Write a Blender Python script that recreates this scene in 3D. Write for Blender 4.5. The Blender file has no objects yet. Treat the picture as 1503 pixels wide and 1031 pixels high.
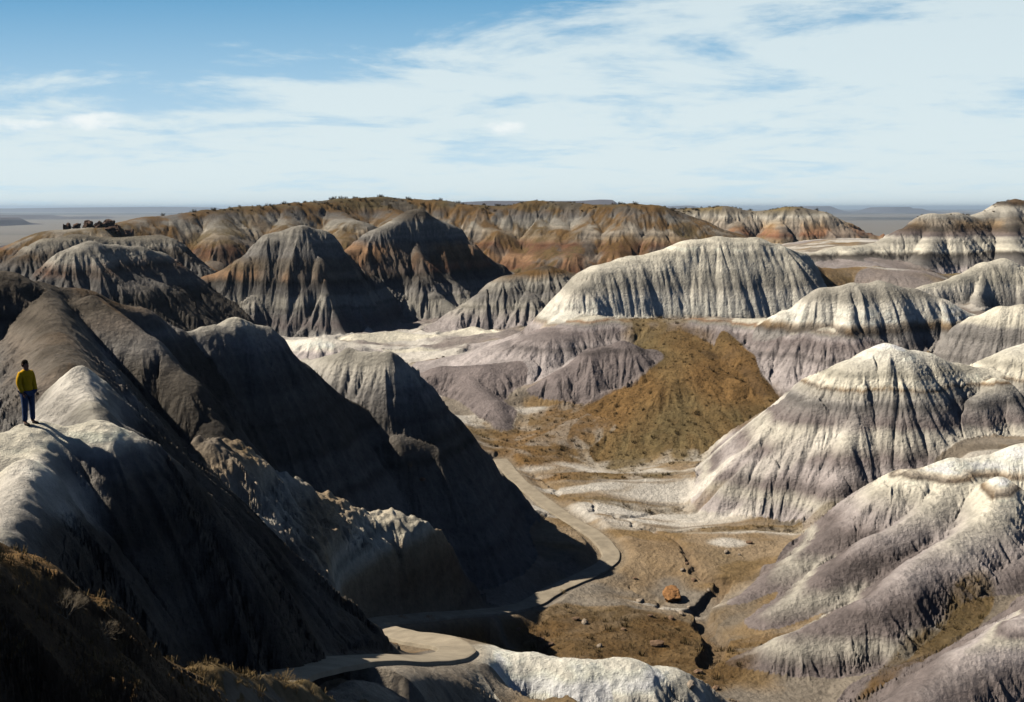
import bpy, math, random
import numpy as np
from mathutils import Vector, noise as mnoise
random.seed(7)
rng = np.random.default_rng(11)
Q = 1.0      # terrain detail

scene = bpy.context.scene
col_root = scene.collection

# ------------------------------------------------------------------ camera
F = 1461.0; CX = 751.5; CY = 515.5; PITCH = math.atan(210.5 / F)
cp, sp_ = math.cos(PITCH), math.sin(PITCH)
cam_d = bpy.data.cameras.new('camera'); cam = bpy.data.objects.new('camera', cam_d)
col_root.objects.link(cam)
cam_d.sensor_width = 36.0; cam_d.lens = F * 36 / 1503.0
cam_d.clip_start = 0.1; cam_d.clip_end = 200000
cam.location = (0, 0, 0); cam.rotation_euler = (math.pi / 2 - PITCH, 0, 0)
scene.camera = cam

def W(px, py, D):
    a = (px - CX) / F; b = (CY - py) / F
    y = cp + b * sp_; z = -sp_ + b * cp
    s = D / y
    return (a * s, D, z * s)
def zp(py, D): return W(CX, py, D)[2]

# ------------------------------------------------------------------ numpy noise
TAB = rng.random((256, 256)).astype(np.float32) * 2 - 1
def vnoise(x, y):
    xi = np.floor(x); yi = np.floor(y)
    fx = (x - xi).astype(np.float32); fy = (y - yi).astype(np.float32)
    xi = xi.astype(np.int32) & 255; yi = yi.astype(np.int32) & 255
    x1 = (xi + 1) & 255; y1 = (yi + 1) & 255
    fx = fx * fx * (3 - 2 * fx); fy = fy * fy * (3 - 2 * fy)
    a = TAB[xi, yi]; b = TAB[x1, yi]; c = TAB[xi, y1]; d = TAB[x1, y1]
    return (a + (b - a) * fx) * (1 - fy) + (c + (d - c) * fx) * fy
def fbm(x, y, lam, octv=3, seed=0, gain=.5):
    out = 0; amp = 1; tot = 0
    ca, sa = math.cos(.6), math.sin(.6)
    for o in range(octv):
        f = (2.03 ** o) / lam
        X = (x * ca - y * sa) * f + 17.3 * (seed + 1) + 31.7 * o
        Y = (x * sa + y * ca) * f + 9.1 * (seed + 2) + 11.9 * o
        out = out + amp * vnoise(X, Y); tot += amp; amp *= gain
        ca, sa = ca * .8 - sa * .6, sa * .8 + ca * .6
    return out / tot
def sstep(a, b, x):
    t = np.clip((x - a) / (b - a), 0, 1); return t * t * (3 - 2 * t)

# ------------------------------------------------------------------ grid (fine near, coarse far)
NU = int(1850 * Q)
U0, U1 = -0.76, 0.80
CELL = .00125 / Q
us = np.linspace(U0, U1, NU)
wA = np.linspace(math.log(2.0), math.log(9.0), int(260 * Q), endpoint=False)
wB = np.linspace(math.log(9.0), math.log(450.), int(1800 * Q), endpoint=False)
wC = np.linspace(math.log(450.), math.log(40000.), int(420 * Q))
ws = np.concatenate([wA, wB, wC]); NW = len(ws)
ys = np.exp(ws)
Yg = np.repeat(ys[:, None], NU, 1); Ug = np.repeat(us[None, :], NW, 0)
Xg = Ug * Yg
def idx_of(x, y):
    y = np.maximum(y, 2.0)
    fu = (x / y - U0) / (U1 - U0) * (NU - 1)
    w = np.log(y)
    fw = np.where(w < wB[0], (w - wA[0]) / (wA[1] - wA[0]),
         np.where(w < wC[0], len(wA) + (w - wB[0]) / (wB[1] - wB[0]),
                  len(wA) + len(wB) + (w - wC[0]) / (wC[1] - wC[0])))
    return np.clip(fu, 0, NU - 1.001), np.clip(fw, 0, NW - 1.001)
def sample(G, x, y):
    fu, fw = idx_of(np.asarray(x, float), np.asarray(y, float))
    iu = fu.astype(np.int32); iw = fw.astype(np.int32); a = fu - iu; b = fw - iw
    return (G[iw, iu] * (1 - a) + G[iw, iu + 1] * a) * (1 - b) + (G[iw + 1, iu] * (1 - a) + G[iw + 1, iu + 1] * a) * b

# ------------------------------------------------------------------ valley floor
anchors = [W(*a) for a in [
 (985,885,80),(880,905,73),(880,935,68),(960,955,67),(800,925,66),(760,900,71),(760,720,110),(1000,760,102),(900,690,120),(1090,690,121),(740,895,73),(610,908,60.5),(1030,930,72),(1060,1000,63),
 (1250,1031,60),(1200,770,97),(1130,830,86),(1450,880,71),(600,505,200),(430,515,185),(760,500,190),(690,560,155),(600,620,125),
 (980,478,163),(900,530,148),(1060,600,133),(880,620,130),(760,650,124),(1000,640,127),(1150,650,122),
 (1300,395,200),(1250,380,230),(1250,440,180),(1500,480,150),(240,490,200),(560,492,212),(690,470,235),(1000,360,330),(1250,350,360),
 (700,470,300),(850,440,300)]]
anchors += [(-16,64,-25),(-5,70,-31),(-30,100,-26),(-40,130,-26),(-70,180,-30),(-90,260,-30),(-110,330,-40),(1,36,-19),(3,28,-17),(-4,34,-18),(-4,26,-14),(-7,20,-12),(12,30,-20),(16,44,-27),(3,52,-26.5),(8,58,-29),(0,10,-6.5),(8,10,-6.5),(-8,10,-6.4),
            (-16,16,-9.5),(-40,40,-12),(-60,80,-22),(30,40,-28),(60,60,-26),(50,100,-24),(90,140,-24),(110,200,-26),
            (0,430,-34),(-100,430,-50),(120,430,-30),(200,300,-30),(0,3,-3.2),(6,3,-3.2),(-6,3,-3.2)]
def ground(x, y):
    num = 0; den = 0
    for ax, ay, az in anchors:
        s = 0.030 * ay * ay + 2
        d2 = ((x - ax) ** 2 + (y - ay) ** 2) / s + .03
        w = 1.0 / (d2 * np.sqrt(d2)); num = num + w * az; den = den + w
    z = num / den
    far = sstep(380, 1300, y + 25 * fbm(x, y, 120, 2, 5))
    zf = -52 - 22 * sstep(900, 3000, y) + (1.2 + y * .0006) * fbm(x, y * .7, 260, 3, 9)
    return z * (1 - far) + zf * far

# ------------------------------------------------------------------ hills: ridges of (px, py, distance) crest points
# each ridge: points, r (crest rounding, m), sf (front slope), sb (back slope) for a ridge listed left to right
WHITE=(.74,.71,.62); CREAM=(.62,.58,.48); LGREY=(.45,.42,.36); GREY=(.25,.235,.22); PURP=(.18,.152,.146); DGREY=(.095,.083,.070)  # DGREY lowered to put shade into the left foreground slopes
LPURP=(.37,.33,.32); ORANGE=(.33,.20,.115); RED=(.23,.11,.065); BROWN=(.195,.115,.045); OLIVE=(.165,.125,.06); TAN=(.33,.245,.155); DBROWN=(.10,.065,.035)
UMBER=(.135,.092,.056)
HILLS = []
def hill(name, ridges, bands, amp=1.0, veg=0.0, k=1.2):
    HILLS.append(dict(name=name, ridges=ridges, bands=bands, amp=amp, veg=veg, k=k))
R = lambda pts, r=3., sf=.9, sb=.9, e=0.: dict(p=[W(*q) for q in pts], r=r, sf=sf, sb=sb, e=e)

# A: near spur with the person, crest running away down to the path
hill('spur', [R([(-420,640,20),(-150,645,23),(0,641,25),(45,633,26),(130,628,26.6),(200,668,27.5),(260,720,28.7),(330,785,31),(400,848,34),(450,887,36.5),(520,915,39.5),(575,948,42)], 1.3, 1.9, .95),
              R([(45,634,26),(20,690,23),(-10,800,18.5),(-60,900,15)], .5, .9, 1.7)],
     [(-30,UMBER),(-14,DGREY),(-9,DGREY),(-7.0,DGREY),(-6.4,GREY),(-5.95,CREAM),(0,CREAM)], .6)  # dark crust, deepened further to paint shadow onto the face below the crest
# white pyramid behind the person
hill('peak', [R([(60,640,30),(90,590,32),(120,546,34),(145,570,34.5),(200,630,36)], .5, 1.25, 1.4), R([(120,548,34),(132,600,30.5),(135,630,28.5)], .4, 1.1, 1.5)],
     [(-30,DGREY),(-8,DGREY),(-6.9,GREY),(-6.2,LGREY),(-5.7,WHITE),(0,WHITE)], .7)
# E: big dark slope behind on the left
hill('hill', [R([(-500,330,50),(-200,385,56),(0,400,60),(45,415,63),(110,424,66),(200,455,69),(240,482,70.5)], 1.8, 1.6, .9),
              R([(60,424,62),(85,480,53),(105,535,42)], 1.0, .9, 1.5),
              R([(130,432,64),(210,500,62),(270,560,60),(310,620,58)], 1.2, .9, 1.6)],
     [(-30,DGREY),(-15,DGREY),(-10,DGREY),(-8.5,GREY),(-6.6,UMBER),(0,UMBER)], .8)
# D: mid spur with rubble and the dripping clay
hill('spur', [R([(300,640,54),(330,652,56),(400,690,59.5),(480,725,63),(560,758,65.3),(620,771,66.2),(662,785,67.2)], 1.3, 1.0, 1.4),
              R([(370,760,50),(440,785,53.5),(500,795,57.5),(550,802,60)], .7, 1.6, 1.0),
              R([(562,772,64.5),(570,805,63.2),(572,855,61.8)], .35, 2.2, 2.4), R([(606,778,65.5),(612,815,64.2),(618,855,63)], .4, 2.2, 2.4),
              R([(520,765,63.6),(522,800,62.2),(526,850,61)], .35, 2.2, 2.4),
              R([(650,785,67),(660,820,65.8),(672,855,65)], .4, 2.0, 2.2),
              R([(375,825,43),(420,853,46.5),(465,880,49)], .7, 1.0, .9)],
     [(-40,UMBER),(-24.5,UMBER),(-22.5,TAN),(-21.5,CREAM),(-19,TAN),(-16.5,LGREY),(-14,TAN),(-12,GREY),(0,UMBER)], 1.3, veg=.12)
# B
hill('hill', [R([(255,498,70.5),(300,484,73),(345,471,75),(390,484,77),(440,530,80),(520,592,83),(585,650,85.5)], 1.3, 1.7, 1.0)],
     [(-40,GREY),(-15,DGREY),(-10,GREY),(-8,CREAM),(0,CREAM)], .8)
# C
hill('hill', [R([(400,545,98),(445,530,94),(510,514,89),(572,520,87),(610,555,88),(663,611,90),(705,662,91.5),(746,708,93.5),(786,753,96)], 1.0, 1.9, 1.2),
              R([(590,640,82),(640,655,83.5),(665,700,85),(680,735,86)], .9, 1.5, 1.1)],
     [(-40,GREY),(-20,DGREY),(-16,GREY),(-13.6,LGREY),(0,LGREY)], .9)
# U: near dark scrubby slope bottom left
hill('slope', [R([(-300,740,10),(-100,780,11),(0,812,12),(60,860,12.6),(120,905,13.3),(200,968,14.6),(300,998,17),(430,1024,21),(560,1062,27)], .4, 1.25, 1.1)],
     [(-40,TAN),(-9,TAN),(-7,UMBER),(0,DBROWN)], .25, veg=.9)
# V: white rounded ridge bottom centre
hill('ridge', [R([(440,1030,24),(520,998,28),(600,990,33),(632,986,34.5)], .8, 1.0, 1.0),
              R([(668,960,45),(720,960,43.5),(790,960,42.5),(840,972,42),(920,970,42.5),(985,982,43.5),(1030,1008,45),(1090,1045,46)], 1.1, 1.1, 1.1)],
     [(-60,CREAM),(-24,TAN),(-22.0,LGREY),(-20.8,WHITE),(-19,WHITE),(-17.5,TAN),(0,TAN)], .9)
# F: big banded hill right
hill('hill', [R([(1085,752,101),(1150,655,105),(1205,580,108),(1250,530,110),(1300,508,111),(1350,520,113),(1400,536,115),(1455,543,116),(1503,512,117),(1600,470,120)], 3.6, 1.25, 1.0),
              R([(1295,510,111),(1258,560,107),(1235,640,102),(1225,700,98.5),(1195,768,95)], 1.2, 1.3, 1.3),
              R([(1345,545,110),(1325,600,106),(1305,690,101)], .7, 1.5, 1.4),
              R([(1470,560,111),(1430,590,107),(1380,650,102),(1340,700,98)], 1.5, 1.2, 1.2),
              R([(1460,556,111),(1490,600,107),(1520,660,102)], 1.2, 1.2, 1.2)],
     [(-40,LPURP),(zp(742,100),LPURP),(zp(728,100),LGREY),(zp(716,100),PURP),(zp(690,100),LPURP),(zp(668,102),PURP),(zp(640,104),LGREY),(zp(632,104),LGREY),(zp(622,104),PURP),(zp(590,106),GREY),(zp(574,107),LGREY),(zp(571,107),UMBER),(zp(569,107),TAN),(zp(567,107),CREAM),(zp(545,109),CREAM),(zp(520,109),WHITE),(0,WHITE)], .6)
# G: front right rilled hill
hill('hill', [R([(1025,925,74),(1090,885,77),(1180,818,82),(1240,768,85),(1290,718,87),(1330,690,88),(1400,675,89),(1450,672,90),(1503,655,90),(1650,610,92)], 1.2, .75, 1.0),
              R([(1400,690,87),(1360,745,83),(1290,790,79),(1220,850,75),(1130,900,72)], .8, .9, .9),
              R([(1470,700,84),(1450,760,79),(1400,800,75),(1330,850,70),(1270,885,67.5),(1160,935,65.5),(1060,985,64.5)], 1.0, .95, .9),
              R([(1600,720,84),(1520,790,78),(1470,850,73),(1400,890,70)], 1.0, 1.0, .9)],
     [(-40,LPURP),(zp(960,67),PURP),(zp(905,72),PURP),(zp(880,73),LGREY),(zp(868,73),PURP),(zp(800,80),PURP),(zp(770,82),LPURP),(zp(735,84),LGREY),(zp(704,87),CREAM),(zp(701,87),UMBER),(zp(698,87),TAN),(zp(688,88),WHITE),(0,WHITE)], 1.1)
hill('hill', [R([(1700,800,62),(1560,880,59),(1503,915,57),(1430,960,55),(1350,1025,52),(1300,1060,50)], 1.2, .9, 1.0)],
     [(-40,PURP),(zp(985,55),PURP),(zp(950,56),LPURP),(zp(935,56.5),LGREY),(zp(925,57),PURP),(zp(912,57),LPURP),(0,LGREY)], 1.1)
# I: white-capped wall behind F
hill('hill', [R([(1130,520,146),(1160,455,150),(1205,425,150),(1250,416,150),(1292,413,151),(1340,424,152),(1385,440,153),(1425,462,154),(1470,480,152),(1540,470,150)], 2.0, 1.45, 1.2, 0),
              R([(1238,420,149),(1243,470,144),(1235,560,138)], 1.0, 1.6, 1.8),
              R([(1382,442,151),(1392,480,147),(1400,530,142)], 1.0, 1.6, 1.8)],
     [(-40,PURP),(zp(610,134),PURP),(zp(560,138),LPURP),(zp(548,138),LPURP),(zp(540,139),PURP),(zp(492,143),GREY),(zp(485,144),UMBER),(zp(479,144),TAN),(zp(472,145),WHITE),(zp(440,148),LGREY),(0,CREAM)], .35)
hill('hill', [R([(1430,465,142),(1470,452,140),(1503,450,139),(1600,440,138)], 1.8, 1.4, 1.2)],
     [(-40,PURP),(zp(482,137),GREY),(zp(476,138),CREAM),(0,CREAM)], 1.0)
hill('hill', [R([(1335,430,176),(1400,405,182),(1440,386,185),(1472,380,186),(1492,395,185),(1520,420,183)], 1.5, 1.2, 1.1),
              R([(1435,392,184),(1430,430,178),(1438,460,172)], 1.0, 1.5, 1.5)],
     [(-40,PURP),(zp(450,175),GREY),(zp(425,180),LGREY),(zp(410,182),CREAM),(0,CREAM)], 1.0)
# H: the big pale dome
hill('hill', [R([(815,492,159),(836,460,163),(856,418,168),(882,390,172),(928,377,175),(970,369,177),(1010,353,179),(1055,348,180),(1110,350,181),(1145,360,181)], 5.5, 1.95, 1.3),
              R([(1145,360,181),(1175,372,188),(1200,392,196)], 1.5, 2.6, 1.3),
              R([(1195,390,195),(1212,420,198),(1225,450,200)], 1.0, 2.4, 1.2),
              R([(1140,368,180),(1148,400,176),(1165,455,171)], .8, 1.4, 3.0)],
     [(-60,PURP),(zp(520,158),LPURP),(zp(500,160),PURP),(zp(478,163),LPURP),(zp(472,163.5),TAN),(zp(468,164),WHITE),(zp(455,165),WHITE),(zp(430,168),LGREY),(zp(375,173),CREAM),(zp(362,178),CREAM),(0,CREAM)], .3)
hill('bench', [R([(820,488,155),(870,468,160),(960,470,160),(1050,468,158),(1130,470,155),(1165,478,150),(1215,485,145)], 3.5, .8, .3)],
     [(-60,PURP),(zp(520,155),LPURP),(zp(485,156),PURP),(zp(477,157),LPURP),(zp(473,158),LGREY),(zp(470,158.5),ORANGE),(zp(467,159),CREAM),(0,CREAM)], .7)
# K: purple mounds, J2 brown cones
hill('mound', [R([(690,612,136),(760,585,140.5),(820,545,143),(868,512,146),(915,502,147.3),(950,514,148.5)], 1.8, .9, 1.3)],
     [(-40,LPURP),(-27,PURP),(0,PURP)], 1.0, veg=-1)
hill('mound', [R([(600,560,150),(650,540,148),(720,538,146),(800,532,150)], 1.6, .7, .6), R([(690,550,145),(725,590,135),(735,620,130)], 1.2, .7, .8)],
     [(-40,PURP),(0,PURP)], 1.1, veg=-1)
hill('mound', [R([(1000,480,157),(1012,530,145),(1000,590,134),(950,652,124.5)], 5., .40, .40), R([(1000,590,134),(1060,640,126),(1100,670,121)], 3., .4, .4), R([(900,590,138),(830,630,130),(760,660,124)], 3., .3, .4)],
     [(-40,BROWN),(0,BROWN)], .5, veg=1.0)
hill('mound', [R([(1060,478,156),(1090,520,145),(1110,560,138),(1150,595,132),(1165,625,127)], 1.2, .85, .8),
               R([(1040,520,147),(1050,570,138),(1045,620,130)], 1.5, .55, .6), R([(1080,560,138),(1060,620,129),(1062,660,124)], 1.0, .8, .7)],
     [(-40,UMBER),(zp(600,135),UMBER),(0,BROWN)], .9, veg=.8)
for pts in [((570,520,178),(620,512,180),(660,520,178)), ((640,500,200),(690,480,205),(730,490,200)), ((700,512,178),(760,500,182),(815,505,180)),
            ((420,500,180),(470,498,176),(520,505,176)), ((760,470,214),(800,482,206),(830,490,200)),((520,490,200),(580,486,205),(640,492,203))]:
    hill('mound', [R(list(pts), 1.2, .5, .6)], [(-40,LGREY),(zp(pts[1][1]+14,pts[1][2]),LPURP),(zp(pts[1][1]+6,pts[1][2]),CREAM),(0,CREAM)], .8)
# L
hill('hill', [R([(675,462,214),(705,432,218),(745,405,222),(800,390,226),(850,402,230),(880,410,232)], 3.0, .85, .8),
              R([(800,395,225),(780,430,217),(800,470,209)], 2., .8, .8)],
     [(-60,LPURP),(zp(470,212),LPURP),(zp(450,214),LGREY),(zp(435,216),GREY),(zp(415,218),LGREY),(zp(402,222),BROWN),(0,BROWN)], 1.1)
# M: cone
mb = [(-60,PURP),(zp(480,215),GREY),(zp(470,215),PURP),(zp(455,216),GREY),(zp(440,217),LGREY),(zp(425,218),GREY),(zp(412,219),DGREY),(zp(405,219),ORANGE),(zp(390,219),TAN),(zp(375,220),GREY),(zp(340,222),LGREY),(0,GREY)]
hill('hill', [R([(235,487,208),(275,440,212),(310,405,216),(370,375,219),(405,343,222),(440,331,223),(470,338,226),(520,392,232),(560,440,238),(592,478,243)], 4.5, 1.7, 1.1),
              R([(445,333,222),(468,380,217),(480,430,211),(505,495,204)], 1.3, 1.25, 1.7),
              R([(375,377,219),(372,430,212),(330,475,205)], 1.8, 1.0, 1.1),
              R([(318,404,216),(325,440,210),(300,480,205)], 1.3, 1.0, 1.1)], mb, 1.3)
# N
nb = [(-60,PURP),(zp(460,245),GREY),(zp(440,246),LGREY),(zp(420,247),GREY),(zp(402,248),DGREY),(zp(395,249),RED),(zp(380,250),ORANGE),(zp(362,252),ORANGE),(zp(352,254),GREY),(zp(325,258),LGREY),(zp(312,262),UMBER),(0,OLIVE)]
hill('hill', [R([(515,368,246),(560,335,252),(610,308,262),(660,330,270),(720,385,282),(755,405,290)], 4.5, 1.5, .9),
              R([(600,315,260),(615,370,250),(640,430,240),(690,468,233)], 2.0, 1.05, 1.0),
              R([(560,337,252),(565,390,245),(600,440,238)], 2.0, 1.0, 1.0)], nb, 1.4)
# O: long mesa with spurs
ob = [(-80,GREY),(zp(430,290),UMBER),(zp(395,300),RED),(zp(375,300),ORANGE),(zp(360,300),RED),(zp(350,300),TAN),(zp(330,305),LGREY),(zp(315,310),GREY),(zp(308,315),UMBER),(zp(303,320),OLIVE),(20,OLIVE)]
hill('mesa', [R([(90,338,256),(150,333,262),(215,320,276),(310,309,290),(360,304,298),(430,299,310),(500,292,325),(560,290,335),(640,294,335),(690,302,330),(740,303,330),(780,296,330),(830,297,328),(880,301,322),(930,299,316),(960,302,314),(990,322,314),(1015,345,316)], 7.0, .80, .3),
              R([(320,310,288),(325,345,272),(300,400,255),(270,440,245)], 5.5, .78, .78),
              R([(230,330,278),(225,360,265),(210,400,250)], 2.0, .9, .9),
              R([(480,300,318),(520,325,300),(500,350,288)], 5.5, .78, .78),
              R([(700,305,328),(735,340,312),(760,372,300)], 5.5, .78, .78),
              R([(785,299,328),(800,335,312),(795,380,290)], 5.5, .78, .78),
              R([(870,303,322),(860,335,305),(840,370,290)], 5.5, .78, .78),
              R([(955,303,314),(960,335,302),(990,362,296)], 5.5, .78, .78),
              R([(560,296,332),(590,320,310),(600,345,292)], 5.5, .78, .78), R([(420,302,306),(415,340,285),(400,380,268)], 5.5, .78, .78), R([(830,300,326),(825,335,310),(815,370,292)], 5.5, .78, .78), R([(915,302,316),(915,330,304),(905,365,290)], 5.5, .78, .78)], ob, .65, veg=.55)
hill('mesa', [R([(960,306,440),(1000,307,430),(1060,303,425),(1110,311,425),(1165,304,420),(1200,310,418),(1225,328,415),(1250,347,412)], 7.0, .8, .4),
              R([(1010,307,428),(1000,345,400)], 4, .7, .8), R([(1080,308,424),(1075,345,400)], 4, .7, .7),R([(1150,306,421),(1140,348,396)], 4, .7, .7)],
     [(-80,LPURP),(zp(352,398),TAN),(zp(346,400),RED),(zp(336,404),ORANGE),(zp(330,406),TAN),(zp(318,410),LGREY),(zp(308,415),OLIVE),(20,OLIVE)], 1.5, veg=.2)
# Q: right banded hills
hill('hill', [R([(1190,372,228),(1235,362,234),(1285,358,238),(1330,335,242),(1365,314,246),(1400,314,250),(1430,318,255),(1470,297,262),(1490,294,265),(1540,296,265),(1650,290,270)], 3.0, .95, .9),
              R([(1372,314,246),(1365,350,236),(1350,385,226)], 2., 1.0, 1.1),
              R([(1475,300,260),(1480,345,245),(1490,380,232)], 3., .9, .9),
              R([(1240,363,233),(1260,385,222),(1290,400,214)], 1.5,.6,.6)],
     [(-80,LGREY),(zp(402,218),LPURP),(zp(390,221),GREY),(zp(376,225),DGREY),(zp(371,226),CREAM),(zp(352,231),LGREY),(zp(347,232),PURP),(zp(334,236),UMBER),(zp(326,240),TAN),(zp(318,244),LGREY),(zp(306,250),LGREY),(zp(300,258),UMBER),(20,UMBER)], 1.1)
hill('ledge', [R([(1190,392,196),(1260,397,200),(1340,404,200),(1420,402,205)], 2.5, .6, .2)],
     [(-80,PURP),(zp(412,196),UMBER),(zp(405,198),TAN),(0,OLIVE)], .8, veg=.5)
# T: dark hills far left
tb = [(-80,GREY),(zp(440,190),DGREY),(zp(400,200),GREY),(zp(380,205),UMBER),(zp(365,210),LGREY),(zp(340,215),OLIVE),(20,OLIVE)]
hill('hill', [R([(-260,420,190),(-100,400,200),(-10,402,208),(35,375,214),(65,352,220),(110,344,226),(170,350,232),(230,345,240)], 3.0, .75, .7)], tb, 1.2)
hill('hill', [R([(55,420,182),(80,390,184),(110,362,187),(130,354,190),(165,360,195),(200,362,200),(235,372,205),(265,400,210)], 2.2, .95, .9),
              R([(130,358,190),(150,400,184),(175,450,178)], 1.5, 1.0, 1.0), R([(200,364,200),(195,400,192),(205,450,184)], 1.2, 1.0, 1.0)],
     [(-80,GREY),(zp(440,185),DGREY),(zp(405,187),GREY),(zp(395,188),RED),(zp(380,189),LGREY),(0,LGREY)], 1.1)
# foothill in the mid plain
NH = len(HILLS)

def smax(a, b, k):
    h = np.clip(.5 + .5 * (a - b) / k, 0, 1)
    return b * (1 - h) + a * h + k * h * (1 - h)

print('grid', NW, NU)
G0 = ground(Xg, Yg)
H = G0.copy()
ID = np.zeros(H.shape, np.int16)
DC = np.full(H.shape, 60., np.float32)           # drop below the crest
N8 = fbm(Xg, Yg, 11, 2, 1); N25 = fbm(Xg, Yg, 30, 2, 2)
# domain warp keeps the ridge lines from looking straight
WX = Xg + (.35 + Yg * .0035) * fbm(Xg, Yg, 9, 2, 21) ; WY = Yg + (.35 + Yg * .0035) * fbm(Xg, Yg, 9, 2, 22)
iw_lo_hi = lambda y0, y1: (int(np.searchsorted(ys, max(y0, 2.001))), int(np.searchsorted(ys, y1)) + 1)
for hi, h in enumerate(HILLS, 1):
    Hh = None; boxes = []
    pts = np.array([p for r in h['ridges'] for p in r['p']])
    reach = 0
    ext = []
    for r in h['ridges']:
        for p in r['p']:
            rr = max(6, (p[2] + 42 + max(0, (p[1] - 250) * .1)) / min(r['sf'], r['sb']) + r['r'] + 3)
            rr = min(rr, 30 + .22 * p[1])
            ext.append((p[0] - rr, p[0] + rr, p[1] - rr, p[1] + rr))
    ext = np.array(ext)
    x0, x1, y0, y1 = ext[:, 0].min(), ext[:, 1].max(), ext[:, 2].min(), ext[:, 3].max()
    a, b = iw_lo_hi(y0, min(y1, 640))
    yy0 = max(y0, 2.); ulo = min(x0 / yy0, x0 / y1); uhi = max(x1 / yy0, x1 / y1)
    c = int(np.clip((ulo - U0) / (U1 - U0) * NU, 0, NU - 2)); d = int(np.clip((uhi - U0) / (U1 - U0) * NU + 2, c + 2, NU))
    X = WX[a:b, c:d]; Y = WY[a:b, c:d]
    f1 = 1 + .15 * N8[a:b, c:d] + .12 * N25[a:b, c:d]
    best = np.full(X.shape, -300.); drop = np.full(X.shape, 60., np.float32)
    for r in h['ridges']:
        P = r['p']
        for (ax, ay, az), (bx, by, bz) in zip(P[:-1], P[1:]):
            dx, dy = bx - ax, by - ay; L2 = dx * dx + dy * dy; L = math.sqrt(L2)
            t = np.clip(((X - ax) * dx + (Y - ay) * dy) / L2, 0, 1)
            ex = X - (ax + t * dx); ey = Y - (ay + t * dy)
            dist = np.sqrt(ex * ex + ey * ey)
            side = (ey * dx - ex * dy) / (L * dist + 1e-3)      # >0 : left of travel (back)
            s = r['sf'] + (r['sb'] - r['sf']) * (.5 + .5 * np.clip(side, -1, 1))
            rr = r['r']
            dr = s * (np.sqrt(dist * dist + rr * rr) - rr) * f1
            z = az + t * (bz - az) - dr
            z = z.astype(np.float64)
            up = z > best
            drop = np.where(up, dr, drop)
            best = smax(z, best, h['k'] * .6)
    cur = H[a:b, c:d]
    kk = h['k'] * (1 + .6 * (Y > 140))
    up = best > cur + .05
    ID[a:b, c:d] = np.where(up, hi, ID[a:b, c:d])
    DC[a:b, c:d] = np.where(best > cur - .5, drop, DC[a:b, c:d])
    H[a:b, c:d] = smax(best, cur, kk)
print('hills done')

def grads(Hh):
    hu = np.gradient(Hh, axis=1) / (us[1] - us[0])
    hw = np.gradient(Hh, axis=0) / np.gradient(ws)[:, None]
    gx = hu / Yg; gy = (hw - hu * Ug) / Yg
    return gx, gy
def blur(A, n=1):
    for _ in range(n):
        B = A.copy(); B[1:-1] = (A[:-2] + 2 * A[1:-1] + A[2:]) / 4; A = B
        B = A.copy(); B[:, 1:-1] = (A[:, :-2] + 2 * A[:, 1:-1] + A[:, 2:]) / 4; A = B
    return A
rB = slice(len(wA) // 2, len(wA) + len(wB))
def lic(Hh, lam, length, steps, seed, minlam=3.2):
    """noise dragged down the fall line: rills and gullies"""
    gx, gy = grads(Hh)
    m = np.sqrt(gx * gx + gy * gy) + 1e-6
    dxn = (gx / m).astype(np.float32); dyn = (gy / m).astype(np.float32)
    cell = Yg * max(us[1] - us[0], CELL)
    lamg = np.maximum(lam, minlam * cell)
    # snap the wavelength to powers of two so that the pattern stays fixed in the ground
    e = np.log2(lamg / lam); e0 = np.floor(e); fr = sstep(.35, .65, e - e0)
    def nz(e_):
        f = 1 / (lam * 2 ** e_)
        X = Xg * f * .9 - Yg * f * .3 + seed * 13.7; Y = Xg * f * .3 + Yg * f * .9 + seed * 5.1
        return vnoise(X, Y)
    N = (nz(e0) * (1 - fr) + nz(e0 + 1) * fr).astype(np.float32)
    acc = N[rB].copy(); tot = 1.
    step = np.maximum(length / steps, 1.2 * cell[rB]).astype(np.float32)
    for sgn in (1, -1):
        px = Xg[rB].copy(); py = Yg[rB].copy()
        for s in range(steps):
            fu, fw = idx_of(px, py); iu = (fu + .5).astype(np.int32); iw = (fw + .5).astype(np.int32)
            px = px + sgn * step * dxn[iw, iu]; py = py + sgn * step * dyn[iw, iu]
            fu, fw = idx_of(px, py); iu = (fu + .5).astype(np.int32); iw = (fw + .5).astype(np.int32)
            acc += N[iw, iu]
        tot += steps
    out = np.zeros(H.shape, np.float32); out[rB] = acc / tot
    sd = out[rB].std() + 1e-6
    return out / sd * .5, m
AMP = np.ones(H.shape, np.float32); VEG = np.zeros(H.shape, np.float32)
ampt = np.array([0.25] + [h['amp'] for h in HILLS], np.float32); vegt = np.array([0.0] + [h['veg'] for h in HILLS], np.float32)
AMP = blur(ampt[ID], 3); VEGH = blur(vegt[ID], 3)
steps = 14
# large flutes on the big far hills, then gullies, then rills
for lam, length, a, seed, far in [(9., 14., 2.6, 1, 1), (4., 9., 1.3, 2, .5), (1.6, 6., .75, 3, 0), (.75, 3.6, .50, 4, 0), (.36, 1.8, .22, 5, 0)]:
    L, m = lic(blur(H, 2), lam, length, steps, seed)
    wt = sstep(.12, .7, m) * sstep(.3 + lam * .25, 1 + lam * .9, DC) * (AMP if lam > 3 else (.6 + .4 * AMP))
    a = a * (np.maximum(lam, 3.2 * Yg * max(us[1] - us[0], CELL)) / lam) ** .75
    if far: wt = wt * sstep(60, 220, Yg * (1.6 if far == .5 else 1))
    r_ = np.minimum(np.abs(L), 1.2) ** .65 - .6 if seed in (2, 3, 4, 5) else L * .8     # sharp creases between rounded ribs
    if seed == 1: r_ = np.minimum(np.abs(L), 1.2) ** .8 * 1.2 - .6
    H = H - (-r_) * a * wt
    if seed == 3: STREAK = L.copy()
    if seed == 2: STREAK2 = L.copy()
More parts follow.
